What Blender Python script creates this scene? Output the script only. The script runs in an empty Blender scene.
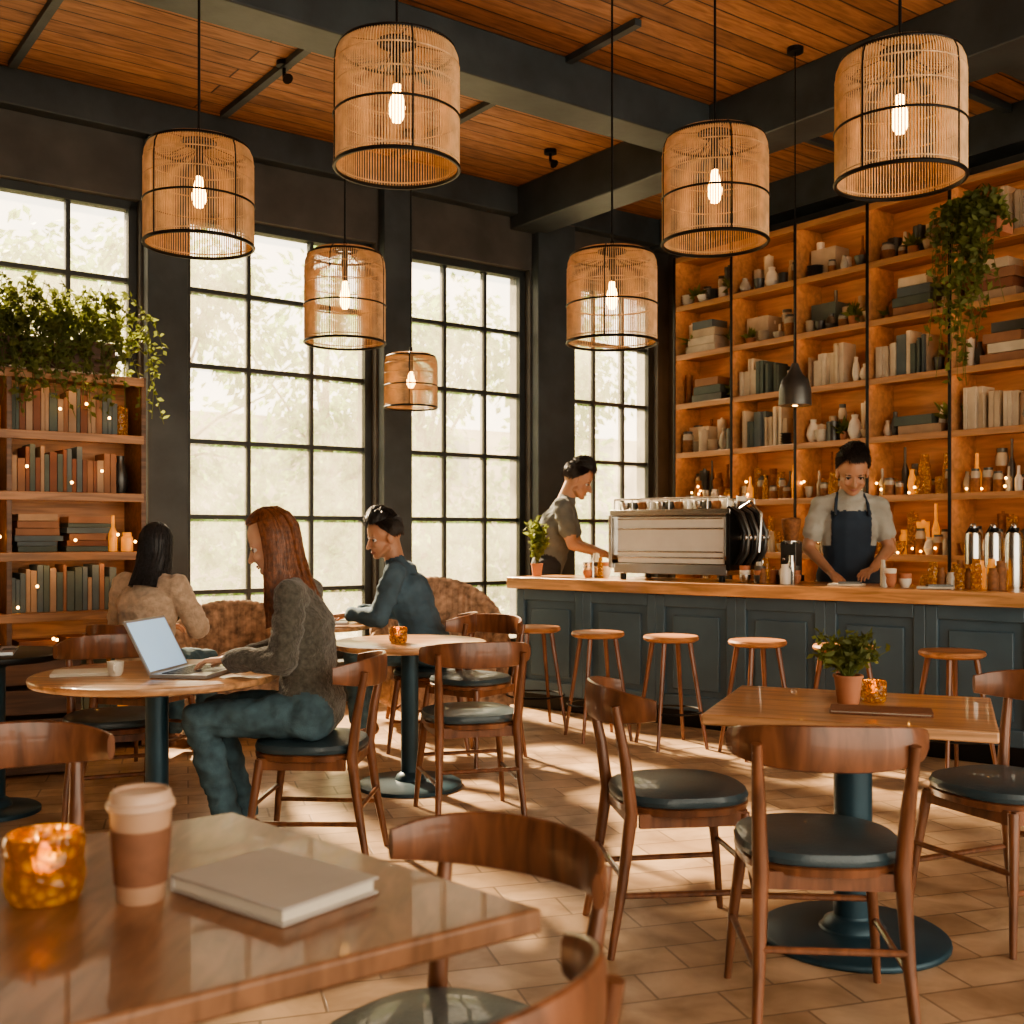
import bpy, math, random
from mathutils import Matrix, Vector, Euler, noise
R=random.Random(7)
V=Vector
pi=math.pi
scene=bpy.context.scene
COL=scene.collection
# ------------------------------------------------------------------ materials
def newmat(name):
    m=bpy.data.materials.new(name); m.use_nodes=True
    nt=m.node_tree; b=nt.nodes['Principled BSDF']; return m,nt,b
def ramp2(nt,c1,c2,fac,p1=.3,p2=.7):
    r=nt.nodes.new('ShaderNodeValToRGB'); r.color_ramp.elements[0].color=(*c1,1); r.color_ramp.elements[1].color=(*c2,1)
    r.color_ramp.elements[0].position=p1; r.color_ramp.elements[1].position=p2
    nt.links.new(fac,r.inputs[0]); return r
def mat(name,c,rough=.5,metal=0,var=.15,scale=8,bump=0,bscale=60,emit=None,es=0,trans=0,coat=0,sheen=0,sss=0):
    m,nt,b=newmat(name)
    tc=nt.nodes.new('ShaderNodeTexCoord'); n=nt.nodes.new('ShaderNodeTexNoise'); n.inputs['Scale'].default_value=scale; n.inputs['Detail'].default_value=4
    nt.links.new(tc.outputs['Object'],n.inputs['Vector'])
    r=ramp2(nt,[x*(1-var) for x in c],[min(1,x*(1+var)) for x in c],n.outputs['Fac'])
    nt.links.new(r.outputs[0],b.inputs['Base Color'])
    b.inputs['Roughness'].default_value=rough; b.inputs['Metallic'].default_value=metal
    b.inputs['Transmission Weight'].default_value=trans; b.inputs['Coat Weight'].default_value=coat
    b.inputs['Sheen Weight'].default_value=sheen
    if sss: b.inputs['Subsurface Weight'].default_value=sss; b.inputs['Subsurface Radius'].default_value=(.02,.008,.004); b.inputs['Subsurface Scale'].default_value=1
    if emit: b.inputs['Emission Color'].default_value=(*emit,1); b.inputs['Emission Strength'].default_value=es
    if bump:
        n2=nt.nodes.new('ShaderNodeTexNoise'); n2.inputs['Scale'].default_value=bscale; n2.inputs['Detail'].default_value=3
        nt.links.new(tc.outputs['Object'],n2.inputs['Vector'])
        bp=nt.nodes.new('ShaderNodeBump'); bp.inputs['Strength'].default_value=bump; bp.inputs['Distance'].default_value=.01
        nt.links.new(n2.outputs['Fac'],bp.inputs['Height']); nt.links.new(bp.outputs[0],b.inputs['Normal'])
    return m
def wood(name,c,rough=.4,var=.35,stretch=(1,12,12),scale=2.5,coat=0):
    m,nt,b=newmat(name)
    tc=nt.nodes.new('ShaderNodeTexCoord'); mp=nt.nodes.new('ShaderNodeMapping'); mp.inputs['Scale'].default_value=stretch
    n=nt.nodes.new('ShaderNodeTexNoise'); n.inputs['Scale'].default_value=scale; n.inputs['Detail'].default_value=6; n.inputs['Distortion'].default_value=.6
    nt.links.new(tc.outputs['Object'],mp.inputs[0]); nt.links.new(mp.outputs[0],n.inputs['Vector'])
    r=ramp2(nt,[x*(1-var) for x in c],[min(1,x*(1+var)) for x in c],n.outputs['Fac'],.35,.65)
    nt.links.new(r.outputs[0],b.inputs['Base Color']); b.inputs['Roughness'].default_value=rough; b.inputs['Coat Weight'].default_value=coat
    bp=nt.nodes.new('ShaderNodeBump'); bp.inputs['Strength'].default_value=.12; bp.inputs['Distance'].default_value=.004
    nt.links.new(n.outputs['Fac'],bp.inputs['Height']); nt.links.new(bp.outputs[0],b.inputs['Normal'])
    return m
def brickmat(name,c1,c2,cm,w,h,mort,rot,rough,bump=.3,off=.5):
    m,nt,b=newmat(name)
    tc=nt.nodes.new('ShaderNodeTexCoord'); mp=nt.nodes.new('ShaderNodeMapping'); mp.inputs['Rotation'].default_value=(0,0,rot)
    nt.links.new(tc.outputs['Object'],mp.inputs[0])
    br=nt.nodes.new('ShaderNodeTexBrick'); br.inputs['Scale'].default_value=1; br.inputs['Brick Width'].default_value=w; br.inputs['Row Height'].default_value=h
    br.inputs['Mortar Size'].default_value=mort; br.inputs['Color1'].default_value=(*c1,1); br.inputs['Color2'].default_value=(*c2,1); br.inputs['Mortar'].default_value=(*cm,1)
    br.inputs['Mortar Smooth'].default_value=.3
    br.offset=off; nt.links.new(mp.outputs[0],br.inputs['Vector'])
    mp2=nt.nodes.new('ShaderNodeMapping'); mp2.inputs['Scale'].default_value=(1,6,1) if w>1 else (1,1,1)
    nt.links.new(mp.outputs[0],mp2.inputs[0])
    n=nt.nodes.new('ShaderNodeTexNoise'); n.inputs['Scale'].default_value=5; n.inputs['Detail'].default_value=7; n.inputs['Distortion'].default_value=.5
    nt.links.new(mp2.outputs[0],n.inputs['Vector'])
    r=ramp2(nt,(.52,.48,.44),(1.0,1.0,1.0),n.outputs['Fac'],.3,.68)
    mx=nt.nodes.new('ShaderNodeMix'); mx.data_type='RGBA'; mx.blend_type='MULTIPLY'; mx.inputs[0].default_value=1
    nt.links.new(br.outputs['Color'],mx.inputs[6]); nt.links.new(r.outputs[0],mx.inputs[7]); nt.links.new(mx.outputs[2],b.inputs['Base Color'])
    rr=nt.nodes.new('ShaderNodeMapRange'); rr.inputs['To Min'].default_value=rough+.15; rr.inputs['To Max'].default_value=max(.08,rough-.12)
    nt.links.new(n.outputs['Fac'],rr.inputs['Value']); nt.links.new(rr.outputs[0],b.inputs['Roughness'])
    bp=nt.nodes.new('ShaderNodeBump'); bp.inputs['Strength'].default_value=bump; bp.inputs['Distance'].default_value=.008; bp.invert=True
    nt.links.new(br.outputs['Fac'],bp.inputs['Height']); nt.links.new(bp.outputs[0],b.inputs['Normal'])
    return m
m_floor=brickmat('floor_stone_tiles',(.66,.47,.31),(.48,.32,.205),(.30,.20,.13),.36,.18,.005,math.radians(20),.34)
m_ceil=brickmat('ceiling_planks',(.46,.22,.11),(.28,.125,.06),(.07,.033,.018),3.2,.16,.007,0,.5,.6)
m_wall=mat('wall_charcoal_paint',(.065,.062,.056),.6,var=.3,scale=3,bump=.1,bscale=25)
m_beam=mat('beam_dark_paint',(.040,.052,.058),.5,var=.3,scale=4,bump=.15,bscale=20)
m_frame=mat('window_frame_iron',(.026,.031,.032),.45,var=.2)
m_wood=wood('walnut_chair_wood',(.185,.075,.038),.33,coat=.3,stretch=(10,10,1.5))
m_top=wood('oak_table_top',(.48,.26,.13),.3,coat=.3)
m_top2=wood('walnut_table_top',(.25,.125,.068),.38,var=.25,coat=.1,stretch=(14,3,3))
m_bartop=wood('bar_counter_oak',(.56,.30,.14),.32,coat=.3)
m_shelf=wood('shelf_warm_wood',(.44,.225,.11),.45,stretch=(9,1,9),var=.22)
m_shelf2=wood('bookcase_dark_wood',(.14,.07,.038),.45)
m_shelf3=wood('bookcase_shelf_wood',(.36,.18,.085),.45)
m_stool=wood('stool_wood',(.42,.19,.085),.4)
m_blue=mat('bar_blue_grey_paint',(.066,.112,.150),.42,var=.15,scale=3)
m_ped=mat('pedestal_teal_metal',(.025,.062,.088),.4,metal=.3,var=.15)
m_seat=mat('seat_vinyl_slate',(.038,.066,.082),.38,var=.15,scale=12,bump=.15,bscale=120,coat=.2)
m_black=mat('black_metal',(.017,.017,.017),.4,metal=.6,var=.1)
m_steel=mat('brushed_steel',(.68,.66,.62),.25,metal=1,var=.08)
m_cream=mat('machine_enamel_panel',(.76,.74,.69),.3,metal=.3,var=.05)
m_white=mat('white_ceramic',(.76,.70,.60),.35,var=.04)
m_kraft=mat('kraft_cup_sleeve',(.20,.085,.045),.7,var=.12,scale=30)
m_lid=mat('cup_lid_plastic',(.56,.38,.27),.4,var=.03)
m_cupp=mat('cup_paper',(.46,.28,.18),.6,var=.04)
m_paper=mat('paper',(.66,.60,.50),.8,var=.05)
m_book=mat('notebook_cover',(.44,.40,.36),.6,var=.05,bump=.1)
m_screen=mat('laptop_screen',(.4,.55,.68),.3,emit=(.45,.68,.9),es=.6,var=.05)
m_alu=mat('laptop_aluminium',(.5,.52,.54),.35,metal=.7,var=.03)
m_key=mat('laptop_keys',(.05,.05,.055),.5,var=.1)
m_terra=mat('terracotta',(.42,.17,.09),.7,var=.15)
m_rattan=mat('rattan_ribs',(.60,.39,.21),.55,var=.2,scale=20)
m_soil=mat('soil',(.04,.025,.015),.9,var=.3,scale=60)
m_addglow=mat('added_glow_strip',(1,.6,.3),.5,emit=(1,.60,.26),es=17)  # emission for added, hidden strips that warm the shelf bays
m_bulb=mat('bulb_glow',(1,.7,.4),.4,emit=(1,.48,.13),es=26)
m_fairy=mat('fairy_bulb_glow',(1,.7,.4),.4,emit=(1,.5,.12),es=18)
m_flame=mat('candle_flame',(1,.6,.2),.5,emit=(1,.62,.16),es=30)
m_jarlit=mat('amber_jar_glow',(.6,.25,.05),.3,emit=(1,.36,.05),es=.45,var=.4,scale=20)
m_spice=mat('spice_brown',(.24,.10,.04),.7,var=.3,scale=40)
m_tin=mat('dark_tin',(.10,.10,.095),.35,metal=.6,var=.2)
m_plaid=mat('armchair_woven_fabric',(.38,.24,.16),.85,var=.6,scale=16,bump=.3)
m_amber,nt_,b_=newmat('amber_glass'); b_.inputs['Roughness'].default_value=.1; b_.inputs['Transmission Weight'].default_value=.55
_n=nt_.nodes.new('ShaderNodeTexVoronoi'); _n.inputs['Scale'].default_value=55; _b=nt_.nodes.new('ShaderNodeBump'); _b.inputs['Strength'].default_value=.7; _b.inputs['Distance'].default_value=.01
_t=nt_.nodes.new('ShaderNodeTexCoord'); nt_.links.new(_t.outputs['Object'],_n.inputs['Vector']); nt_.links.new(_n.outputs['Distance'],_b.inputs['Height']); nt_.links.new(_b.outputs[0],b_.inputs['Normal'])
_r=ramp2(nt_,(.80,.42,.04),(.22,.07,.006),_n.outputs['Distance'],.05,.6); nt_.links.new(_r.outputs[0],b_.inputs['Base Color'])
b_.inputs['Emission Color'].default_value=(1,.36,.03,1); b_.inputs['Emission Strength'].default_value=.08
m_glass=mat('jar_glass',(.72,.66,.55),.12,var=.05,trans=.5)
def leafmat(name,c,tf=.5):
    m,nt,b=newmat(name)
    o=nt.nodes.new('ShaderNodeNewGeometry'); n=nt.nodes.new('ShaderNodeTexNoise'); n.inputs['Scale'].default_value=3
    nt.links.new(o.outputs['Position'],n.inputs['Vector'])
    r=ramp2(nt,[x*.55 for x in c],[min(1,x*1.5) for x in c],n.outputs['Fac'])
    nt.links.new(r.outputs[0],b.inputs['Base Color']); b.inputs['Roughness'].default_value=.6
    t=nt.nodes.new('ShaderNodeBsdfTranslucent'); nt.links.new(r.outputs[0],t.inputs[0])
    mx=nt.nodes.new('ShaderNodeMixShader'); mx.inputs[0].default_value=tf
    out=nt.nodes['Material Output']; nt.links.new(b.outputs[0],mx.inputs[1]); nt.links.new(t.outputs[0],mx.inputs[2]); nt.links.new(mx.outputs[0],out.inputs[0]); return m
m_leaf=leafmat('houseplant_leaf',(.17,.20,.055))
m_tree=leafmat('tree_leaf',(.21,.34,.10))
m_pane,nt,b=newmat('old_milky_window_glass')
tr=nt.nodes.new('ShaderNodeBsdfTransparent'); tl=nt.nodes.new('ShaderNodeBsdfTranslucent'); tl.inputs[0].default_value=(.98,.92,.76,1)
tc=nt.nodes.new('ShaderNodeTexCoord'); n=nt.nodes.new('ShaderNodeTexNoise'); n.inputs['Scale'].default_value=2.2; n.inputs['Detail'].default_value=8; n.inputs['Roughness'].default_value=.7
nt.links.new(tc.outputs['Object'],n.inputs['Vector'])
mr=nt.nodes.new('ShaderNodeMapRange'); mr.inputs['From Min'].default_value=.3; mr.inputs['From Max'].default_value=.7; mr.inputs['To Min'].default_value=.04; mr.inputs['To Max'].default_value=.16
nt.links.new(n.outputs['Fac'],mr.inputs['Value'])
mx=nt.nodes.new('ShaderNodeMixShader'); nt.links.new(mr.outputs[0],mx.inputs[0]); nt.links.new(tr.outputs[0],mx.inputs[1]); nt.links.new(tl.outputs[0],mx.inputs[2])
nt.links.new(mx.outputs[0],nt.nodes['Material Output'].inputs[0])
# ------------------------------------------------------------------ mesh builder
class MB:
    def __init__(s): s.v=[]; s.f=[]; s.m=[]; s.mats=[]
    def mi(s,m):
        if m not in s.mats: s.mats.append(m)
        return s.mats.index(m)
    def add(s,vs,fs,m):
        o=len(s.v); s.v+= [tuple(x) for x in vs]; k=s.mi(m)
        for f in fs: s.f.append(tuple(o+i for i in f)); s.m.append(k)
    def box(s,c,size,m,rot=0,mtx=None):
        hx,hy,hz=size[0]/2,size[1]/2,size[2]/2
        Mx=mtx if mtx is not None else Matrix.Rotation(rot,3,'Z'); c=V(c)
        vs=[c+Mx@V((x*hx,y*hy,z*hz)) for x in(-1,1) for y in(-1,1) for z in(-1,1)]
        s.add(vs,[(0,1,3,2),(4,6,7,5),(0,4,5,1),(2,3,7,6),(0,2,6,4),(1,5,7,3)],m)
    def prism(s,pts,z0,z1,m):
        n=len(pts); vs=[(p[0],p[1],z0) for p in pts]+[(p[0],p[1],z1) for p in pts]
        fs=[tuple(range(n-1,-1,-1)),tuple(range(n,2*n))]+[(i,(i+1)%n,n+(i+1)%n,n+i) for i in range(n)]
        s.add(vs,fs,m)
    def lathe(s,prof,c,m,seg=24,mtx=None,sx=1,sy=1,power=2):
        c=V(c); vs=[];fs=[]
        for r,z in prof:
            for i in range(seg):
                a=2*pi*i/seg; ca,sa=math.cos(a),math.sin(a)
                k=1 if power==2 else (abs(ca)**power+abs(sa)**power)**(-1/power)
                p=V((r*ca*k*sx,r*sa*k*sy,z)); vs.append(c+(mtx@p if mtx is not None else p))
        for j in range(len(prof)-1):
            for i in range(seg):
                i2=(i+1)%seg; fs.append((j*seg+i,j*seg+i2,(j+1)*seg+i2,(j+1)*seg+i))
        if prof[0][0]>1e-5: fs.append(tuple(range(seg-1,-1,-1)))
        if prof[-1][0]>1e-5: fs.append(tuple((len(prof)-1)*seg+i for i in range(seg)))
        s.add(vs,fs,m)
    def cyl(s,c,r,h,m,seg=20): s.lathe([(r,0),(r,h)],c,m,seg)
    def ell(s,c,r,m,seg=14,rings=9,mtx=None):
        if not hasattr(r,'__len__'): r=(r,r,r)
        prof=[(max(1e-6,math.sin(pi*i/rings)),-math.cos(pi*i/rings)*r[2]) for i in range(rings+1)]
        s.lathe(prof,c,m,seg,mtx,r[0],r[1])
    def tube(s,pts,rad,m,seg=8,lat=None,flat=1):
        pts=[V(p) for p in pts]; n=len(pts)
        if not hasattr(rad,'__len__'): rad=[rad]*n
        vs=[];fs=[];prev=None
        for i,p in enumerate(pts):
            d=(pts[min(i+1,n-1)]-pts[max(i-1,0)]).normalized()
            if lat is not None: a=V(lat)
            elif prev is not None: a=prev
            else: a=V((0,0,1)) if abs(d.z)<.9 else V((1,0,0))
            a=(a-d*a.dot(d)); a=a.normalized() if a.length>1e-6 else d.orthogonal().normalized()
            prev=a; b=d.cross(a)
            for k in range(seg):
                t=2*pi*k/seg+pi/seg; vs.append(p+(a*math.cos(t)*flat+b*math.sin(t))*rad[i])
        for j in range(n-1):
            for k in range(seg):
                k2=(k+1)%seg; fs.append((j*seg+k,j*seg+k2,(j+1)*seg+k2,(j+1)*seg+k))
        fs.append(tuple(range(seg-1,-1,-1))); fs.append(tuple((n-1)*seg+k for k in range(seg)))
        s.add(vs,fs,m)
    def caps(s,p0,p1,r0,r1,m,lat=1,side=(0,1,0),seg=14):
        p0=V(p0);p1=V(p1);d=(p1-p0); L=d.length; d=d/L if L>1e-6 else V((0,0,1))
        a=V(side); a=a-d*a.dot(d); a=a.normalized() if a.length>1e-4 else d.orthogonal().normalized(); b=d.cross(a)
        prof=[]
        for i in range(6):
            t=pi/2*i/5; prof.append((p0-d*r0*math.cos(t),max(1e-5,r0*math.sin(t))))
        for i in range(1,5): prof.append((p0.lerp(p1,i/5),r0+(r1-r0)*i/5))
        for i in range(6):
            t=pi/2*i/5; prof.append((p1+d*r1*math.sin(t),max(1e-5,r1*math.cos(t))))
        vs=[];fs=[]
        for c,r in prof:
            for k in range(seg):
                t=2*pi*k/seg; vs.append(c+(a*math.cos(t)*lat+b*math.sin(t))*r)
        for j in range(len(prof)-1):
            for k in range(seg):
                k2=(k+1)%seg; fs.append((j*seg+k,j*seg+k2,(j+1)*seg+k2,(j+1)*seg+k))
        fs.append(tuple(range(seg-1,-1,-1))); fs.append(tuple((len(prof)-1)*seg+k for k in range(seg)))
        s.add(vs,fs,m)
    def band(s,pts,hs,th,m):
        vs=[];fs=[];n=len(pts);seg=12
        for i,p in enumerate(pts):
            p=V(p); d=(V(pts[min(i+1,n-1)])-V(pts[max(i-1,0)])).normalized(); up=V((0,0,1)); nn=d.cross(up).normalized()
            for k in range(seg):
                t=2*pi*k/seg; c,sn=math.cos(t),math.sin(t); q=(abs(c)**3+abs(sn)**3)**(-1/3)
                vs.append(p+nn*c*q*th/2+up*sn*q*hs[i]/2)
        for j in range(n-1):
            for k in range(seg):
                k2=(k+1)%seg; fs.append((j*seg+k,j*seg+k2,(j+1)*seg+k2,(j+1)*seg+k))
        fs.append(tuple(range(seg-1,-1,-1))); fs.append(tuple((n-1)*seg+k for k in range(seg)))
        s.add(vs,fs,m)
    def leaf(s,p,d,L,W,m):
        p=V(p);d=V(d).normalized(); a=d.cross(V((R.uniform(-1,1),R.uniform(-1,1),R.uniform(-.3,1)))).normalized(); n=a.cross(d)
        vs=[p,p+d*L*.45+a*W/2+n*W*.15,p+d*L,p+d*L*.45-a*W/2+n*W*.15]
        s.add(vs,[(0,1,2),(0,2,3)],m)
    def mesh(s,name,angle=38):
        me=bpy.data.meshes.new(name); me.from_pydata(s.v,[],s.f)
        for m in s.mats: me.materials.append(m)
        me.polygons.foreach_set('material_index',s.m); me.polygons.foreach_set('use_smooth',[True]*len(s.f))
        me.update(); me.set_sharp_from_angle(angle=math.radians(angle)); return me
    def obj(s,name,mtx=None,bevel=0,parent=None):
        return mk(name,s.mesh(name),mtx,bevel,parent)
def mk(name,me,mtx=None,bevel=0,parent=None):
    o=bpy.data.objects.new(name,me); COL.objects.link(o)
    if mtx is not None: o.matrix_world=mtx
    if parent: o.parent=parent
    if bevel:
        b=o.modifiers.new('bevel','BEVEL'); b.width=bevel; b.segments=2; b.limit_method='ANGLE'; b.angle_limit=math.radians(50)
    return o
def TR(x,y,z=0,yaw=0,s=1): return Matrix.Translation((x,y,z))@Matrix.Rotation(yaw,4,'Z')@Matrix.Scale(s,4)
# ------------------------------------------------------------------ room
CX,CY=1.524,10.73; ANG=math.atan2(.595,.804)
ROOM=TR(CX,CY,0,ANG); HC=4.31
UL=-10.5; YB=-10.2
b=MB(); b.box((UL/2,YB/2,-.1),(-UL+.5,-YB+.5,.2),m_floor); b.obj('floor',ROOM)
b=MB(); b.box((UL/2,YB/2,HC+.1),(-UL+.5,-YB+.5,.2),m_ceil); b.obj('ceiling',ROOM)
wins=[(-8.6,-7.1),(-6.5,-5.125),(-4.80,-3.25),(-2.95,-1.70),(-1.24,-.14)]  # leftmost opening is out of view, added for more daylight
WZ0,WZ1=.33,3.64
b=MB(); edges=[UL]+[e for w in wins for e in w]+[.25]
for i in range(0,len(edges),2):
    a,c=edges[i],edges[i+1]; b.box(((a+c)/2,.15,HC/2),(c-a,.3,HC),m_wall)
for a,c in wins:
    b.box(((a+c)/2,.15,WZ0/2),(c-a,.3,WZ0),m_wall); b.box(((a+c)/2,.15,(WZ1+HC)/2),(c-a,.3,HC-WZ1),m_wall)
b.obj('wall_windows',ROOM)
b=MB(); b.box((.15,YB/2,HC/2),(.3,-YB,HC),m_wall); b.obj('wall_shelves',ROOM)
b=MB(); b.box((UL-.12,YB/2,HC/2),(.24,-YB,HC),m_wall); b.obj('wall_left',ROOM)
b=MB()
for i in range(0,len(edges),2):
    a,c=edges[i],edges[i+1]
    if c-a<.9 and c<0: b.box(((a+c)/2,-.05,HC/2),(c-a-.04,.1,HC),m_beam)
b.box((UL/2,-.02,.1),(-UL,.05,.2),m_beam); b.box((UL/2,-.06,HC-.12),(-UL,.12,.24),m_beam)
b.obj('trim_1',ROOM,.008)
for k,(a,c) in enumerate(wins):
    b=MB(); n=3; w=c-a; fr=.06
    for x in(a+fr/2,c-fr/2): b.box((x,.12,(WZ0+WZ1)/2),(fr,.1,WZ1-WZ0),m_frame)
    for z in(WZ0+fr/2,WZ1-fr/2): b.box(((a+c)/2,.12,z),(w,.1,fr),m_frame)
    for i in range(1,n): b.box((a+w*i/n,.12,(WZ0+WZ1)/2),(.03,.06,WZ1-WZ0-.05),m_frame)
    for j in range(1,6): b.box(((a+c)/2,.12,WZ0+(WZ1-WZ0)*j/6),(w-.05,.055,.032),m_frame)
    b.box(((a+c)/2,.12,(WZ0+WZ1)/2),(w-.08,.006,WZ1-WZ0-.08),m_pane)
    b.box(((a+c)/2,-.04,WZ0-.02),(w+.1,.28,.04),m_frame)
    b.obj('window_%d'%(k+1),ROOM)
def beam(name,p0,p1,w,z0,z1):
    b=MB(); p0=V(p0);p1=V(p1); d=p1-p0; c=(p0+p1)/2
    b.box((c.x,c.y,(z0+z1)/2),(d.length,w,z1-z0),m_beam,math.atan2(d.y,d.x)); return b.obj(name,None,.01)
ud=V((.804,.595)); vd=V((.595,-.804))
b0=V((.12,9.68)); bw=.34
beam('beam_1',b0,b0+vd*9.5,bw,3.96,HC)
j=b0+vd*2.2; beam('beam_2',j-ud*.17,j-ud*8.3,.3,4.02,HC)
j=b0+vd*6.3; beam('beam_3',j-ud*.17,j-ud*8.3,.3,4.0,HC)
j=b0+vd*4.3; beam('beam_4',j+ud*.17,j+ud*2.0,.24,4.05,HC)
b=MB()
for u in(-3.2,-4.6,-6.0,-7.5): b.box((u,-1.6,HC-.02),(.05,2.8,.04),m_beam)
for v in(1.2,2.4,3.6): b.box((-.9,-v,HC-.03),(1.6,.05,.05),m_beam)
b.obj('trim_2',ROOM)
b=MB(); b.box((-.12,-3.0,HC-.14),(.24,6.0,.28),m_beam); b.obj('trim_3',ROOM)
# ------------------------------------------------------------------ outside
m_ground=mat('pavement',(.42,.38,.32),.9,var=.15); m_fac=mat('building_render',(.55,.47,.37),.8,var=.15); m_fw=mat('building_window',(.16,.17,.17),.2); m_bark=mat('bark',(.16,.11,.07),.9,var=.3)
b=MB(); b.box((-4,12.5,-.12),(60,24,.1),m_ground); b.obj('street_pavement',ROOM)
b=MB(); b.box((-4,17,2.0),(40,2,4.1),m_fac)
for i in range(16):
    for z in(1.3,3.2): b.box((-22+i*2.5,15.97,z),(1.0,.1,1.3),m_fw)
b.obj('building_facade',ROOM)
def tree(name,x,y,h,r,n,leaf=.17):
    b=MB(); b.tube([(x,y,-.05),(x+.1,y,h*.3),(x-.05,y,h*.6),(x,y,h*.8)],[.12,.09,.07,.03],m_bark)
    blobs=[]
    for i in range(15):
        a=R.uniform(0,2*pi); q=R.uniform(0,r*1.0); bx,by,bz=x+q*math.cos(a),y+q*.7*math.sin(a),h*R.uniform(.2,.97)
        blobs.append((bx,by,bz,r*R.uniform(.3,.55))); b.tube([(x,y,h*.4),((x+bx)/2,(y+by)/2,(h*.45+bz)/2),(bx,by,bz)],[.04,.025,.012],m_bark,6)
    for i in range(n):
        bx,by,bz,br=R.choice(blobs); d=V((R.gauss(0,1),R.gauss(0,1),R.gauss(0,1))).normalized()*br*R.uniform(.4,1.05)
        b.leaf((bx+d.x,by+d.y,max(.2,bz+d.z)),(d.x,d.y,d.z-.5),leaf*R.uniform(.7,1.3),leaf*.65,m_tree)
    b.obj(name,ROOM)
for i,(x,y,h,r) in enumerate([(-9.5,8,5.3,1.8),(-7,9,5.6,1.9),(-4.4,8,5.2,1.8),(-2.0,8.8,5.9,1.8),(.4,8,5.4,1.8),(2.8,9,5.8,1.9),(5.2,8,5.5,1.8)]):
    tree('street_tree',x,y,h,r,3600)
b=MB()
for i in range(9000):
    x=R.uniform(-12,8); z=abs(R.gauss(.6,.45)); b.leaf((x,5+R.uniform(-.4,.4),z),(R.gauss(0,1),R.gauss(0,1),.5),.16,.1,m_tree)
b.obj('hedge',ROOM)
# ------------------------------------------------------------------ chair
def chair_mesh():
    b=MB()
    b.lathe([(.2,.425),(.215,.43),(.218,.45),(.21,.455)],(0,0,0),m_wood,40,power=2.6)
    b.lathe([(.205,.452),(.216,.458),(.219,.472),(.212,.487),(.18,.497),(.1,.502),(1e-5,.503)],(0,0,0),m_seat,40,power=2.6)
    for s in(-1,1):
        b.tube([(s*.215,.215,0),(s*.20,.195,.2),(s*.175,.165,.43)],[.011,.015,.019],m_wood,10)
        b.tube([(s*.20,-.265,0),(s*.185,-.225,.22),(s*.178,-.195,.44),(s*.185,-.215,.6),(s*.195,-.25,.775)],[.012,.017,.022,.019,.014],m_wood,10)
        b.tube([(s*.203,.2,.19),(s*.19,-.235,.19)],.0095,m_wood,8)
    b.tube([(-.2,.195,.25),(.2,.195,.25)],.0095,m_wood,8)
    b.tube([(-.187,-.228,.25),(.187,-.228,.25)],.0095,m_wood,8)
    b.box((0,.17,.415),(.34,.02,.045),m_wood); b.box((0,-.185,.415),(.34,.02,.045),m_wood)
    for s in(-1,1): b.box((s*.178,0,.415),(.02,.34,.045),m_wood)
    pts=[];hs=[]
    for i in range(25):
        t=-1+2*i/24; pts.append((.25*math.sin(t*1.25)/math.sin(1.25),-.285+.15*abs(t)**2.1,.770-.004*t*t)); hs.append(.118-.055*abs(t)**2.5)
    b.band(pts,hs,.022,m_wood)
    return b.mesh('dining_chair')
CH=chair_mesh()
def chair(x,y,fx,fy,s=1):
    yaw=math.atan2(-fx,fy); return mk('dining_chair',CH,TR(x,y,0,yaw,s))
chair(.83,3.0,.08,1); chair(.54,3.60,.95,.12); chair(1.64,3.66,-.85,-.4)
chair(-.12,1.85,-.60,-.80,.93); chair(-.17,1.39,-.80,.60,.95)
chair(-.80,4.42,-1,.06); chair(-1.80,4.98,.3,-.75); chair(-1.14,2.52,.55,-.8)
chair(-.2,5.12,-.25,.95); chair(-.5,6.72,-1,.1); chair(-2.02,6.05,.3,.95); chair(-.24,6.36,-.6,-.8)
# ------------------------------------------------------------------ tables
def pedestal(b,x,y,rb,rp=.045,h=.72):
    b.lathe([(rb,0),(rb,.018),(rb*.93,.028),(rp*1.7,.036),(rp*1.5,.06),(rp,.075),(rp,h-.04),(rp*2.4,h-.015),(rp*2.4,h)],(x,y,0),m_ped,40)
def roundtable(x,y,r,rb,top=m_top):
    b=MB(); pedestal(b,0,0,rb); b.lathe([(r-.03,.715),(r-.004,.722),(r,.735),(r-.002,.746),(r-.01,.75),(1e-5,.75)],(0,0,0),top,64); return b.obj('round_cafe_table',TR(x,y))
roundtable(-1.42,4.4,.48,.25,m_top); roundtable(-.53,5.7,.40,.27); roundtable(-1.2,6.85,.33,.2); roundtable(-2.42,5.15,.32,.2,m_black)
b=MB(); yaw=math.atan2(-.37,.93); pedestal(b,0,0,.30,.06); b.box((0,0,.733),(.84,.70,.034),m_top); b.obj('square_cafe_table',TR(1.1,3.55,0,yaw),.006)
A=V((.046,1.622)); B_=V((-.555,2.19)); D_=A+V((-.81,-.586))*1.1; C_=B_+V((-.81,-.586))*1.1
b=MB(); b.prism([A,B_,C_,D_],.712,.75,m_top2); c=(A+B_+C_+D_)/4; pedestal(b,c.x,c.y,.28,.05); b.obj('cafe_table',None,.007)
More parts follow.
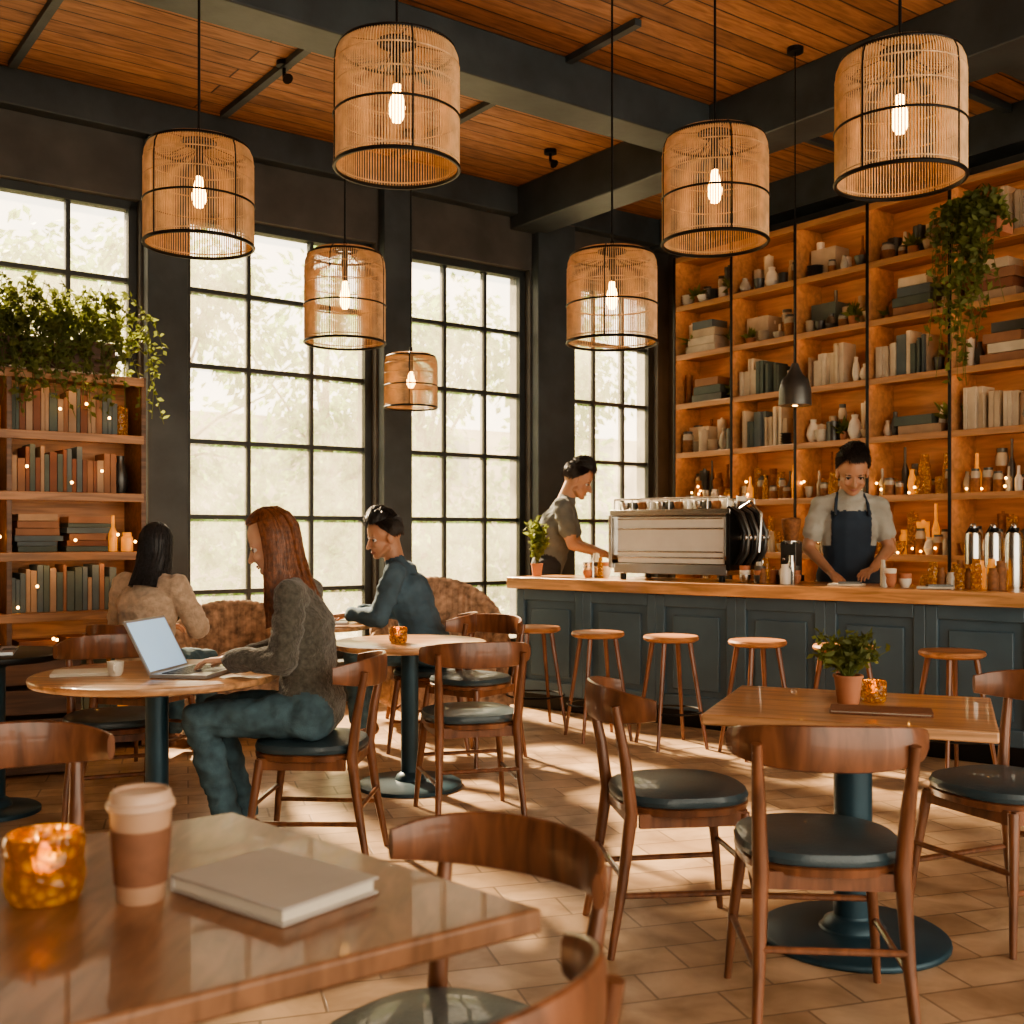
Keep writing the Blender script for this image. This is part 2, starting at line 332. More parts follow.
# ------------------------------------------------------------------ foreground items
def cup_takeaway(x,y,z,s=1):
    b=MB(); b.lathe([(1e-5,0),(.032,0),(.034,.003),(.044,.135),(.045,.14)],(0,0,0),m_cupp,40)
    b.lathe([(.0368,.028),(.0378,.028),(.0438,.108),(.0428,.108)],(0,0,0),m_kraft,40)
    b.lathe([(.046,.136),(.0485,.138),(.0485,.146),(.045,.149),(.043,.160),(.040,.163),(.036,.158),(1e-5,.157)],(0,0,0),m_lid,40)
    b.obj('takeaway_coffee_cup',TR(x,y,z,0,s))
cup_takeaway(-.56,1.66,.75,1.02)
def candle(x,y,z,s=1,light=2.0):
    b=MB()
    b.lathe([(1e-5,.002),(.046,.002),(.052,.010),(.056,.03),(.054,.06),(.056,.085),(.052,.096),(.048,.096),(.050,.083),(.049,.06),(.050,.03),(.044,.012),(1e-5,.012)],(0,0,0),m_amber,36)
    b.cyl((0,0,.0125),.030,.03,m_white,20); b.ell((0,0,.060),(.009,.009,.018),m_flame,10,8); b.obj('amber_candle_jar',TR(x,y,z,0,s))
    l=bpy.data.lights.new('candle_light','POINT'); l.energy=light; l.color=(1,.45,.12); l.shadow_soft_size=.008; o=bpy.data.objects.new('candle_light',l); COL.objects.link(o); o.location=(x,y,z+.085*s)
candle(-.705,1.66,.75,1.05,.3); candle(-.58,5.6,.75,.85,.3); candle(1.19,3.62,.75,.75,.12)
def book(name,x,y,z,L,W,T,yaw,cov=m_book):
    b=MB(); b.box((0,0,T-.002),(L,W,.004),cov); b.box((0,0,.002),(L,W,.004),cov); b.box((-.002,0,T/2),(L-.008,W-.01,T-.008),m_paper); b.box((-L/2+.002,0,T/2),(.004,W,T),cov)
    b.obj(name,TR(x,y,z,yaw),.0015)
book('notebook',-.365,1.69,.751,.26,.19,.026,math.atan2(-.61,.79))
book('menu_book',1.14,3.40,.751,.30,.12,.012,math.radians(-18),m_kraft); book('notebook',-1.68,4.35,.751,.26,.17,.012,.3,m_paper)
def laptop(x,y,z,yaw,tilt=105,w=.33,d=.23):
    b=MB(); b.box((0,0,.008),(d,w,.014),m_alu); b.box((-.02,0,.0155),(d*.5,w*.86,.002),m_key)
    for i in range(5):
        for j_ in range(12): b.box((-.068+i*.021,-.13+j_*.0236,.0172),(.016,.019,.002),m_black)
    b.box((.075,0,.0155),(.06,.1,.001),m_key)
    t=math.radians(tilt); dx,dz=math.cos(t),math.sin(t); Mx=Matrix(((0,dx,dz),(1,0,0),(0,dz,-dx)))
    c=V((-d/2,0,.012))+V((dx,0,dz))*d/2
    b.box(c,(w,d,.008),m_alu,mtx=Mx); n_=V((dz,0,-dx)); b.box(c+n_*.0045,(w-.02,d-.02,.001),m_screen,mtx=Mx)
    b.obj('laptop',TR(x,y,z,yaw),.001)
laptop(-1.25,4.36,.751,math.radians(-9),118); laptop(-1.12,6.87,.751,math.radians(5),112,.3,.2); laptop(-2.42,5.12,.751,math.radians(20),100,.3,.2)
def mug(x,y,z,s=1,m=m_white):
    b=MB(); b.lathe([(1e-5,.0),(.026,0),(.036,.02),(.04,.07),(.037,.07),(.033,.02),(1e-5,.008)],(0,0,0),m,24)
    b.tube([(.037,0,.058),(.058,0,.056),(.062,0,.035),(.038,0,.02)],.005,m,8); b.obj('coffee_cup',TR(x,y,z,R.uniform(0,6),s))
mug(-1.55,4.30,.75,.8); mug(-1.33,7.0,.75)
def potplant(name,x,y,z,pr,ph,fr,fh,n,leaf=.03,pot=m_terra):
    b=MB(); b.lathe([(1e-5,0),(pr*.75,0),(pr,ph),(pr*1.08,ph),(pr*1.08,ph*1.0+.008),(pr*.9,ph+.008),(pr*.88,ph*.9),(1e-5,ph*.9)],(0,0,0),pot,24); b.cyl((0,0,ph*.88),pr*.86,.004,m_soil)
    for i in range(max(8,n//14)):
        a=R.uniform(0,2*pi); rr=fr*R.uniform(.2,1); hh=fh*R.uniform(.4,1); top=V((rr*math.cos(a),rr*math.sin(a),ph+hh)); p0=V((0,0,ph*.9)); mid=(p0+top)/2+V((0,0,hh*.15))
        b.tube([p0,mid,top],[.0022,.002,.001],m_leaf,5)
        for k in range(14):
            t=R.uniform(.3,1); q=p0.lerp(mid,t*2) if t<.5 else mid.lerp(top,t*2-1); b.leaf(q,(R.gauss(0,1),R.gauss(0,1),R.gauss(.4,.7)),leaf*R.uniform(.7,1.3),leaf*.55,m_leaf)
    return b.obj(name,TR(x,y,z))
potplant('potted_herb',1.10,3.60,.75,.045,.085,.15,.15,620,.03)
# ------------------------------------------------------------------ bar
BD=V((.78,-.626)); BN=V((.626,.78)); byaw=math.atan2(BD.y,BD.x); BAR=TR(.02,8.35,0,byaw)
BL=4.9
b=MB(); b.box((BL/2,.30,.46),(BL,.5,.90),m_blue); b.box((BL/2,.06,.06),(BL,.06,.12),m_black)
n=8; w=BL/n
for i in range(n):
    x0=i*w
    for xx in(x0+.035,x0+w-.035): b.box((xx,.04,.5),(.07,.03,.78),m_blue)
    b.box((x0+w/2,.04,.86),(w-.14,.03,.1),m_blue); b.box((x0+w/2,.04,.16),(w-.14,.03,.1),m_blue)
    b.box((x0+w/2,.045,.5),(w-.26,.02,.5),m_blue)
for yy in(.1,.5): b.box((-.012,yy,.5),(.025,.08,.8),m_blue)
b.box((BL/2,.28,.94),(BL+.08,.66,.085),m_bartop)
b.obj('bar_counter',BAR,.006)
def bw_(s,t): p=V((.02,8.35))+BD*s+BN*t; return p
def stool(x,y):
    b=MB(); b.lathe([(1e-5,.645),(.15,.645),(.168,.655),(.172,.668),(.165,.68),(.14,.683),(1e-5,.678)],(0,0,0),m_stool,32)
    for i in range(4):
        a=pi/4+i*pi/2+.3; c,s_=math.cos(a),math.sin(a); b.tube([(c*.23,s_*.23,0),(c*.17,s_*.17,.35),(c*.12,s_*.12,.65)],[.011,.013,.016],m_wood,8)
    b.tube([(.195*math.cos(t),.195*math.sin(t),.22) for t in [2*pi*k/24 for k in range(25)]],.007,m_black,6)
    b.obj('bar_stool',TR(x,y))
for x,y in[(.158,7.45),(.55,7.05),(.98,6.78),(1.45,6.5),(1.87,6.2),(2.36,5.9),(2.85,5.5)]: stool(x,y)
b=MB(); L=.94
b.box((0,.02,.31),(L,.40,.28),m_steel); b.box((0,-.19,.28),(L*.9,.02,.32),m_cream)
for z in(.16,.20,.36,.43): b.box((0,-.203,z),(L*.9,.008,.012),m_steel)
b.box((0,0,.08),(L*.96,.42,.07),m_steel); b.box((0,.06,.125),(L*.9,.36,.03),m_black)
b.box((0,0,.475),(L*1.02,.44,.04),m_steel)
for s in(-1,1):
    b.box((s*L*.5,0,.27),(.03,.46,.38),m_steel if s<0 else m_black); b.lathe([(.0,-.02),(.05,-.02),(.05,.02),(.0,.02)],(s*L*.53,-.05,.3),m_steel,20,Matrix.Rotation(pi/2,3,'Y'))
    for yy in(-.17,.17): b.cyl((s*L*.42,yy,0),.022,.05,m_black)
for yy in(-.2,.2): b.tube([(-L*.48,yy,.57),(L*.48,yy,.57)],.008,m_steel)
for i in range(7):
    x=-L*.48+i*L*.16
    for yy in(-.2,.2): b.tube([(x,yy,.49),(x,yy,.57)],.006,m_steel,6)
for i in range(12):
    for k in range(3):
        b.lathe([(1e-5,0),(.022,0),(.036,.03),(.038,.055),(.034,.055),(1e-5,.01)],(-.41+i*.074,-.12+k*.11,.496),[m_steel,m_tin,m_spice,m_white][(i+k)%4],14)
        if (i*k)%3==1: b.lathe([(1e-5,0),(.022,0),(.036,.03),(.038,.055),(.034,.055),(1e-5,.01)],(-.41+i*.074,-.12+k*.11,.53),m_white,14)
for x in(-.3,0,.3):
    b.cyl((x,.24,.22),.035,.1,m_steel); b.tube([(x,.24,.21),(x,.40,.19)],[.012,.016],m_black)
for s in(-1,1): b.tube([(s*.43,.22,.36),(s*.47,.3,.3),(s*.47,.32,.12)],.006,m_steel)
for i in range(6):
    y=-.19+i*.065; b.tube([(.50,y,.12),(.555,y,.2),(.57,y,.33),(.52,y,.46),(.45,y,.50)],.017,m_tin if i%2 else m_black,8); b.lathe([(.02,-.01),(.026,0),(.02,.01)],(.57,y,.3),m_steel,12,Matrix.Rotation(pi/2,3,'X'))
b.tube([(.47,-.1,.48),(.57,-.1,.54),(.65,-.1,.46),(.63,-.1,.2)],.012,m_steel)
p=bw_(1.27,.33); b.obj('espresso_machine',TR(p.x,p.y,.983,byaw),.004)
def grinder(s,t,k=1):
    b=MB(); b.box((0,0,.03),(.16,.2,.05),m_black); b.box((0,.03,.18),(.13,.12,.28),m_tin); b.lathe([(.05,.32),(.075,.46),(.078,.5),(.05,.51),(1e-5,.515)],(0,.03,0),m_spice,24); b.cyl((0,.03,.3),.07,.03,m_steel); b.tube([(0,-.05,.2),(0,-.12,.18)],.014,m_steel)
    p=bw_(s,t); b.obj('coffee_grinder',TR(p.x,p.y,.983,byaw,k),.004)
grinder(2.02,.45,.85)
b=MB()
for i in range(6):
    x=i*.115; b.lathe([(1e-5,0),(.05,0),(.052,.02),(.05,.3),(.045,.33),(.02,.345),(.02,.37),(.012,.385),(1e-5,.388)],(x,0,0),m_steel,24); b.tube([(x-.03,-.03,.33),(x,-.06,.37),(x+.03,-.03,.33)],.006,m_black); b.cyl((x,0,.34),.03,.02,m_black)
p=bw_(3.22,.42); b.obj('thermos_flasks',TR(p.x,p.y,.983,byaw))
b=MB()
for i in range(18):
    x=R.uniform(0,.5); y=R.uniform(-.08,.08); h=R.uniform(.07,.18); r=R.uniform(.022,.036); b.lathe([(1e-5,0),(r,0),(r*1.05,h*.7),(r*.7,h*.85),(r*.75,h),(1e-5,h)],(x,y,0),R.choice([m_amber,m_jarlit,m_glass,m_spice]),18)
p=bw_(2.98,.22); b.obj('bar_glass_jars',TR(p.x,p.y,.983,byaw))
def cupcluster(s,t,n,L,W):
    b=MB()
    for i in range(n):
        x=R.uniform(0,L); y=R.uniform(-W,W)
        if R.random()<.5:
            for k in range(R.randint(1,3)): b.lathe([(1e-5,0),(.022,0),(.036,.03),(.038,.055),(.034,.055),(1e-5,.01)],(x,y,k*.03),R.choice([m_white,m_terra,m_steel,m_tin]),14)
        else:
            h=R.uniform(.05,.2); r=R.uniform(.018,.035); b.lathe([(1e-5,0),(r,0),(r*1.05,h*.7),(r*.7,h*.85),(r*.75,h),(1e-5,h)],(x,y,0),R.choice([m_amber,m_spice,m_glass,m_tin,m_steel,m_white]),14)
    p=bw_(s,t); b.obj('stacked_cups',TR(p.x,p.y,.983,byaw))
cupcluster(.45,.25,10,.22,.1); cupcluster(1.84,.2,22,.36,.12); cupcluster(2.72,.12,5,.2,.05)
b=MB()
for x,y,a in((0,0,.1),(.55,-.02,.2)): b.box((x,y,.008),(.20,.13,.012),m_paper,a); b.box((x+.02,y,.02),(.14,.08,.012),m_tin,a+.3)
p=bw_(2.55,.12); b.obj('bar_trays',TR(p.x,p.y,.983,byaw))
p=bw_(.06,.2); potplant('potted_plant',p.x,p.y,.983,.045,.09,.09,.36,500,.05)
# ------------------------------------------------------------------ bar shelving (room local)
V0=.44; BAY=.695; NB=7; DEP=.34; Z0=.69; ZS=.45; NR=7
b=MB(); yL=V0; yR=V0+BAY*NB
b.box((-.017,-(yL+yR)/2,1.98),(.02,yR-yL,3.7),m_shelf)
for i in range(NB+1): b.box((-DEP/2-.01,-(V0+BAY*i),1.93),(DEP,.028,3.86),m_shelf); b.box((-DEP-.014,-(V0+BAY*i),1.93),(.012,.024,3.86),m_black)
for k in range(NR+1):
    b.box((-DEP/2-.01,-(yL+yR)/2,Z0+ZS*k),(DEP,yR-yL,.026),m_shelf)
    b.box((-DEP-.004,-(yL+yR)/2,Z0+ZS*k-.012),(.016,yR-yL,.05),m_shelf)
b.box((-DEP-.02,-(yL+yR)/2,.36),(.02,yR-yL,.62),m_shelf)
b.obj('wall_shelving',ROOM,.003)
b=MB()
for k in range(NR):
    for i in range(NB): b.box((-DEP+.012,-(V0+BAY*(i+.5)),Z0+ZS*(k+1)-.018),(.010 if k<3 else .007,BAY-.08,.006),m_addglow)
b.obj('shelf_added_glow',ROOM)  # unseen glow strips added behind the shelf lips to brighten the bays
bookcols=[mat('book_%d'%i,c,.7,var=.15) for i,c in enumerate([(.36,.24,.16),(.10,.13,.14),(.46,.37,.27),(.20,.08,.045),(.09,.115,.10),(.56,.48,.37),(.28,.14,.08)])]
bb=MB(); bj=MB(); bx=MB(); fl=MB()
def books(M,x,y0,y1,z,hmax,cols,depth=.18):
    y=y0; run=0; hh=R.uniform(.65,.95)
    while y<y1-.03:
        t=R.uniform(.016,.05)
        if run<=0: hh=R.uniform(.6,.95); run=R.randint(1,4); col=R.choice(cols)
        run-=1
        if y+t>y1: break
        if R.random()<.06: y+=.03; continue
        M.box((x+R.uniform(-.02,.02),-(y+t/2),z+hmax*hh*R.uniform(.97,1)/2),(depth*R.uniform(.8,1),t*.90,hmax*hh),col); y+=t
def vessel(M,kind,x,y,z,r,h,m):
    if kind==0: M.lathe([(1e-5,0),(r,0),(r,h*.72),(r*.7,h*.82),(r*.75,h*.84),(r*.75,h),(1e-5,h)],(x,y,z),m,14)
    elif kind==1: M.lathe([(1e-5,0),(r,0),(r,h*.85),(r*1.04,h*.86),(r*1.04,h),(r*.3,h),(r*.3,h*1.06),(1e-5,h*1.06)],(x,y,z),m,14)
    elif kind==2: M.lathe([(1e-5,0),(r*.5,0),(r*.9,h*.2),(r*1.15,h*.5),(r*1.1,h*.52),(r*.8,h*.25),(1e-5,h*.1)],(x,y,z),m,16)
    elif kind==3: M.lathe([(1e-5,0),(r*.7,0),(r*.75,h*.6),(r*.3,h*.8),(r*.28,h*1.2),(1e-5,h*1.2)],(x,y,z),m,14)
    elif kind==4: M.lathe([(1e-5,0),(r*.6,0),(r*1.1,h*.35),(r*.8,h*.7),(r*.45,h*.85),(r*.55,h),(r*.4,h),(1e-5,h*.3)],(x,y,z),m,16)
    elif kind==5:
        M.lathe([(1e-5,0),(r*.7,0),(r*.9,h*.4),(1e-5,h*.4)],(x,y,z),m_terra,12)
        for q in range(28): M.leaf((x,y,z+h*.4),(R.gauss(0,1),R.gauss(0,1),R.gauss(.8,.6)),h*R.uniform(.4,.8),h*.22,m_leaf)
    elif kind==6:
        for q in range(4): M.lathe([(1e-5,0),(r*.5,0),(r*1.3,.035),(r*1.2,.035),(1e-5,.01)],(x,y,z+q*.022),m,16)
    elif kind==7: # jar with lid: glass body, contents, tin lid
        M.lathe([(1e-5,0),(r,0),(r,h*.6),(1e-5,h*.6)],(x,y,z),m_spice,14); M.lathe([(r*1.03,h*.6),(r*1.03,h*.82),(r*.8,h*.9),(1e-5,h*.9)],(x,y,z),m_glass,14); M.lathe([(r*.85,h*.9),(r*.85,h),(1e-5,h)],(x,y,z),m_tin,14)
def jars(M,x,y0,y1,z,cols,n,kinds=(0,1,3,4),hm=.24):
    for q in range(n):
        y=y0+(y1-y0)*(q+.5)/n; h=R.uniform(.10,hm); r=R.uniform(.03,max(.031,min(.058,(y1-y0)/n*.52))); vessel(M,R.choice(kinds),x+R.uniform(-.03,.03),-y,z,r,h,R.choice(cols))
for k in range(NR):
    for i in range(NB):
        y0=V0+BAY*i+.03; y1=y0+BAY-.06; z=Z0+ZS*k+.014; x=-.2; r=R.random()
        if k<=2:
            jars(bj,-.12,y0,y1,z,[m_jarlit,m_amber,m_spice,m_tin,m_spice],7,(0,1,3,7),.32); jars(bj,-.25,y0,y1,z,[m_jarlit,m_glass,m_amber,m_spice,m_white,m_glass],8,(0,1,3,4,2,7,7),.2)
            for q in range(4): fl.ell((-.31,-R.uniform(y0,y1),z+R.uniform(.01,.16)),.009,m_fairy,8,6)
        elif r<.28 or (k in(3,4) and i==1):
            books(bb,x,y0+R.uniform(0,.06),y1-R.uniform(.05,.22),z,.36,[bookcols[1],bookcols[4],bookcols[5],bookcols[2]] if i%2 else [bookcols[5],bookcols[2],bookcols[0]])
            jars(bj,-.24,y1-.18,y1,z,[m_white,m_tin,m_spice],2,(2,4,6))
        elif r<.72:
            jars(bj,-.12,y0,y1,z,[m_white,m_tin,m_spice,m_terra,bookcols[2],bookcols[5]],R.randint(5,7),(0,1,3,7),.32); jars(bj,-.25,y0,y1,z,[m_white,m_glass,m_tin,m_white,bookcols[2]],R.randint(4,6),(1,2,4,5,6,7),.2)
            if R.random()<.4: bx.box((-.12,-(y0+.14),z+.12),(.18,.24,.24),R.choice(bookcols))
        else:
            c=(y0+y1)/2+R.uniform(-.06,.06)
            for q in range(R.randint(2,4)): bx.box((x,-(c+R.uniform(-.03,.03)),z+.035+q*.072),(.2,.36-q*.04,.068),R.choice(bookcols+[m_tin]))
            jars(bj,x,y0,y0+.14,z,[m_white,m_spice,m_tin],2,(1,4,5),.3); jars(bj,x,y1-.14,y1,z,[m_white,m_glass],2,(4,5,0),.3)
bb.obj('bar_shelf_books',ROOM); bj.obj('shelf_jars_and_cups',ROOM); bx.obj('shelf_storage_boxes',ROOM)
# ------------------------------------------------------------------ trailing plants
def trailing(name,M,x0,x1,y,z,n,drop,up,leaf,spread=.15,bh=.18,bm=m_shelf2,fwd=-1):
    b=MB()
    b.box(((x0+x1)/2,y,z-bh/2),(x1-x0,.2,bh),bm); b.box(((x0+x1)/2,y,z-.002),(x1-x0-.03,.17,.01),m_soil)
    for i in range(n):
        x=R.uniform(x0,x1); s=V((x,y+R.uniform(-.08,.08),z)); a=R.uniform(0,2*pi); o=V((math.cos(a)*spread,math.sin(a)*spread,0)); h=R.uniform(.2,1)*up
        dr=drop*R.uniform(0,1)**1.3
        if dr>.1: o.y=fwd*max(.14,abs(o.y))
        P=[s,s+o*.5+V((0,0,h)),s+o*1.1+V((0,0,h*.6)),s+o*1.3+V((R.uniform(-.05,.05),0,h*.3-dr*.5)),s+o*1.3+V((R.uniform(-.1,.1),0,-dr))]
        b.tube(P,.0022,m_leaf,4)
        for k in range(30):
            t=R.uniform(.2,3.999); q=P[int(t)].lerp(P[int(t)+1],t-int(t)); b.leaf(q,(R.gauss(0,1),R.gauss(0,1),R.gauss(-.1,.8)),leaf*R.uniform(.6,1.3),leaf*.6,m_leaf)
    return b.obj(name,M)
trailing('trailing_fern',ROOM,-6.90,-5.55,-.75,2.47,210,.50,.36,.046,.18)
trailing('trailing_ivy',ROOM@Matrix.Rotation(-pi/2,4,'Z'),3.40,3.72,-.50,3.45,60,1.15,.22,.06,.11,.10,m_terra)
# ------------------------------------------------------------------ left bookcase
b=MB(); x0,x1,yc,dp=-6.94,-5.40,-.75,.34; H=2.27
for x in(x0,x1,(x0+x1)/2): b.box((x,yc,H/2),(.03,dp,H),m_shelf2)
NS=6
for k in range(NS+1): b.box(((x0+x1)/2,yc,.12+k*(H-.14)/NS),(x1-x0,dp,.028),m_shelf3); b.box(((x0+x1)/2,yc-dp/2,.108+k*(H-.14)/NS),(x1-x0,.014,.052),m_shelf3)
b.box(((x0+x1)/2,yc+dp/2,H/2),(x1-x0,.012,H),m_shelf3)
b.obj('bookcase',ROOM,.003)
b=MB(); g=MB(); l=MB()
for k in range(NS):
    z=.135+k*(H-.14)/NS; sh=(H-.14)/NS
    for (a,c) in((x0+.03,(x0+x1)/2-.02),((x0+x1)/2+.02,x1-.03)):
        r=R.random(); l.box(((a+c)/2,yc-.145,z+sh-.035),(c-a-.05,.010,.006),m_addglow)  # added glow strip, hidden by the lip, brightens each compartment
        dk=[bookcols[3],bookcols[6],bookcols[1],bookcols[0],bookcols[4]]
        for q in range(3): fl.ell((R.uniform(a,c),yc-.155,z+R.uniform(.01,.2)),.009,m_fairy,8,6)
        if r<.45:
            x=a
            while x<c-.14:
                t=R.uniform(.02,.05); h=R.uniform(.19,.28); b.box((x+t/2,yc,z+h/2),(t*.9,.2,h),R.choice(dk)); x+=t
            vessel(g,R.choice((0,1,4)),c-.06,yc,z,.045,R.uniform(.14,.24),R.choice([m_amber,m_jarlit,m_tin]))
        else:
            xx=a+.15
            for st in range(2):
                zz=z
                for q in range(R.randint(5,7)):
                    th=R.uniform(.024,.045)
                    if zz+th>z+sh-.06: break
                    b.box((xx+R.uniform(-.012,.012),yc,zz+th/2),(.27-R.uniform(0,.06),.2,th*.92),R.choice(dk)); zz+=th
                xx+=.29
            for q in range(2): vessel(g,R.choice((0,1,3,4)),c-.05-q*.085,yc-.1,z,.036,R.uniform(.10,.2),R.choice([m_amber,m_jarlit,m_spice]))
b.obj('bookcase_books',ROOM); g.obj('bookcase_jars',ROOM); l.obj('bookcase_added_glow',ROOM); fl.obj('fairy_lights',ROOM)
b=MB()
for x in(-6.62,-6.28): b.tube([(x,-.98,0),(x,-.98,HC)],.012,m_black,8)
b.tube([(-6.62,-.98,2.3),(-6.28,-.98,2.3)],.01,m_black,8); b.obj('black_metal_poles',ROOM)
def armchair(x,y,yaw,s=1):
    b=MB(); b.box((0,0,.25),(.86,.74,.2),m_plaid); b.box((0,.06,.42),(.58,.60,.16),m_plaid)
    P=[];Hh=[]
    for i in range(33):
        t=-1+2*i/32; a=t*1.75; P.append((.43*math.sin(a),.02-.36*math.cos(a),.0)); Hh.append(max(0,1-abs(t)**2.2))
    for i in range(32):
        p,q=V(P[i]),V(P[i+1]); top=.60+.44*(Hh[i]+Hh[i+1])/2
        b.caps((p.x,p.y,.25),(p.x*1.08,p.y*1.08,top-.05),.075,.065,m_plaid,seg=10)
    for s_ in(-1,1):
        for yy in(-.27,.27): b.tube([(s_*.28,yy,.16),(s_*.31,yy*1.1,0)],[.025,.015],m_wood)
    o=b.obj('armchair',TR(x,y,0,yaw,s)); m=o.modifiers.new('b','BEVEL'); m.width=.05; m.segments=4; m.limit_method='ANGLE'
armchair(-.50,7.66,math.radians(205),.95); armchair(-1.80,7.15,math.radians(200),.82)
b=MB()
for i in range(4):
    z=.08+i*.16
    for s in(-1,1): b.box((s*.2,0,z),(.02,.34,.13),m_shelf2); b.box((0,s*.17,z),(.42,.02,.13),m_shelf2)
    b.box((0,0,z-.06),(.4,.34,.015),m_shelf2)
b.obj('wooden_crates',TR(-2.62,6.1,0,.4))
# ------------------------------------------------------------------ pendants
def pendant(x,y,zc,dia=.48,h=.56,en=28):
    b=MB(); Rr=dia/2; z0=-h/2
    prof=[(Rr,z0),(Rr*1.0,z0+h*.3),(Rr*1.0,z0+h*.76),(Rr*.98,z0+h*.87),(Rr*.92,z0+h*.94),(Rr*.78,z0+h*.985),(Rr*.3,z0+h)]
    N=130
    for i in range(N):
        a=2*pi*i/N; c,s=math.cos(a),math.sin(a); b.tube([(r*c,r*s,z) for r,z in prof],[.0030]*5+[.0024,.0012],m_rattan,4)
    def ring(r,z,t,m): b.tube([(r*math.cos(2*pi*k/48),r*math.sin(2*pi*k/48),z) for k in range(49)],t,m,6)
    ring(Rr,z0,.008,m_black); ring(Rr*1.01,z0+h*.40,.005,m_black); ring(Rr*1.0,z0+h*.80,.003,m_rattan); ring(Rr*.92,z0+h*.94,.007,m_black); ring(Rr*.3,z0+h,.008,m_black)
    for q in(.02,.38,.60): ring(Rr,z0+h*q+.01,.003,m_rattan)
    for i in range(4):
        a=pi/4+i*pi/2+x; b.tube([(r*1.01*math.cos(a),r*1.01*math.sin(a),z) for r,z in prof],.0035,m_black,6)
    b.tube([(0,0,z0+h-.1),(0,0,z0+h+.05)],[.02,.012],m_black,12); b.tube([(0,0,z0+h),(0,0,HC-zc)],.006,m_black,6); b.lathe([(.06,HC-zc-.03),(.06,HC-zc)],(0,0,0),m_black)
    b.tube([(0,0,z0+h-.1),(0,0,z0+h*.66)],.014,m_black,10)
    b.lathe([(1e-5,z0+h*.36),(.018,z0+h*.37),(.030,z0+h*.43),(.032,z0+h*.49),(.022,z0+h*.58),(.013,z0+h*.67)],(0,0,0),m_bulb,20)
    for a in(0,pi/2): b.tube([(-Rr*.3*math.cos(a),-Rr*.3*math.sin(a),z0+h),(Rr*.3*math.cos(a),Rr*.3*math.sin(a),z0+h)],.005,m_black,6)
    b.obj('rattan_pendant_lamp',TR(x,y,zc))
    l=bpy.data.lights.new('pendant_bulb_light','POINT'); l.energy=en; l.color=(1,.56,.26); l.shadow_soft_size=.028; o=bpy.data.objects.new('pendant_bulb_light',l); COL.objects.link(o); o.location=(x,y,zc-h*.06)
for x,d,z,dia,h in[(-.439,4.2,2.94,.475,.48),(-1.394,4.9,2.82,.475,.46),(-1.002,6.6,2.73,.48,.555),(-.753,8.2,2.45,.39,.40),(.534,5.87,2.57,.48,.49),(.904,4.9,2.845,.465,.49),(1.446,4.1,2.86,.465,.48)]:
    pendant(x,d,z,dia,h)
b=MB(); b.lathe([(.10,0),(.097,.10),(.08,.16),(.05,.19),(.03,.23),(.02,.26),(1e-5,.26)],(0,0,0),m_tin,28); b.tube([(0,0,.23),(0,0,HC-2.10)],.004,m_black,6); b.ell((0,0,.03),.035,m_bulb); b.lathe([(.05,HC-2.13),(.05,HC-2.10)],(0,0,0),m_black)
b.obj('metal_pendant_lamp',TR(1.75,6.8,2.10))
b=MB()
for x,y in((-1.45,7.0),(.3,8.6)): b.cyl((x,y,HC-.03),.05,.03,m_black); b.tube([(x,y,HC-.03),(x,y,HC-.08),(x+.03,y-.03,HC-.12)],[.012,.012,.035],m_black,12)
b.obj('ceiling_spotlights')
# ------------------------------------------------------------------ people
def remesh(mb,name,vox,smooth,it=4):
    me=mb.mesh(name); o=bpy.data.objects.new(name,me); COL.objects.link(o)
    m=o.modifiers.new('r','REMESH'); m.mode='VOXEL'; m.voxel_size=vox
    s=o.modifiers.new('s','SMOOTH'); s.factor=smooth; s.iterations=it
    bpy.context.view_layer.update()
    dg=bpy.context.evaluated_depsgraph_get(); out=bpy.data.meshes.new_from_object(o.evaluated_get(dg)); bpy.data.objects.remove(o)
    out.materials.clear(); out.polygons.foreach_set('use_smooth',[True]*len(out.polygons)); return out
def segd(p,a,b_,ra,rb):
    d=b_-a; L=d.length_squared; t=0 if L<1e-9 else max(0,min(1,(p-a).dot(d)/L)); return (p-a-d*t).length-(ra+(rb-ra)*t)
m_eyeW=mat('eye_white',(.6,.56,.52),.3,var=.02); m_iris=mat('eye_iris',(.03,.018,.01),.2)
def head_mesh(skin):
    b=MB(); b.ell((-.012,0,.145),(.095,.074,.092),skin,20,14); b.ell((.024,0,.075),(.062,.052,.072),skin,20,14); b.ell((.062,0,.02),(.022,.022,.018),skin)
    b.caps((.082,0,.108),(.101,0,.074),.0075,.0115,skin); b.ell((.09,.010,.071),(.011,.007,.007),skin); b.ell((.09,-.010,.071),(.011,.007,.007),skin)
    for s in(-1,1):
        b.ell((-.008,s*.076,.098),(.019,.009,.031),skin); b.ell((.058,s*.034,.080),(.024,.021,.022),skin)
        b.caps((.015,s*.048,.05),(.056,s*.016,.022),.019,.016,skin)
    b.caps((.07,-.032,.126),(.07,.032,.126),.011,.011,skin)
    b.caps((-.02,0,.1),(-.03,0,-.06),.058,.052,skin)
    me=remesh(b,'head',.0045,.5,3); me.materials.append(skin); return me
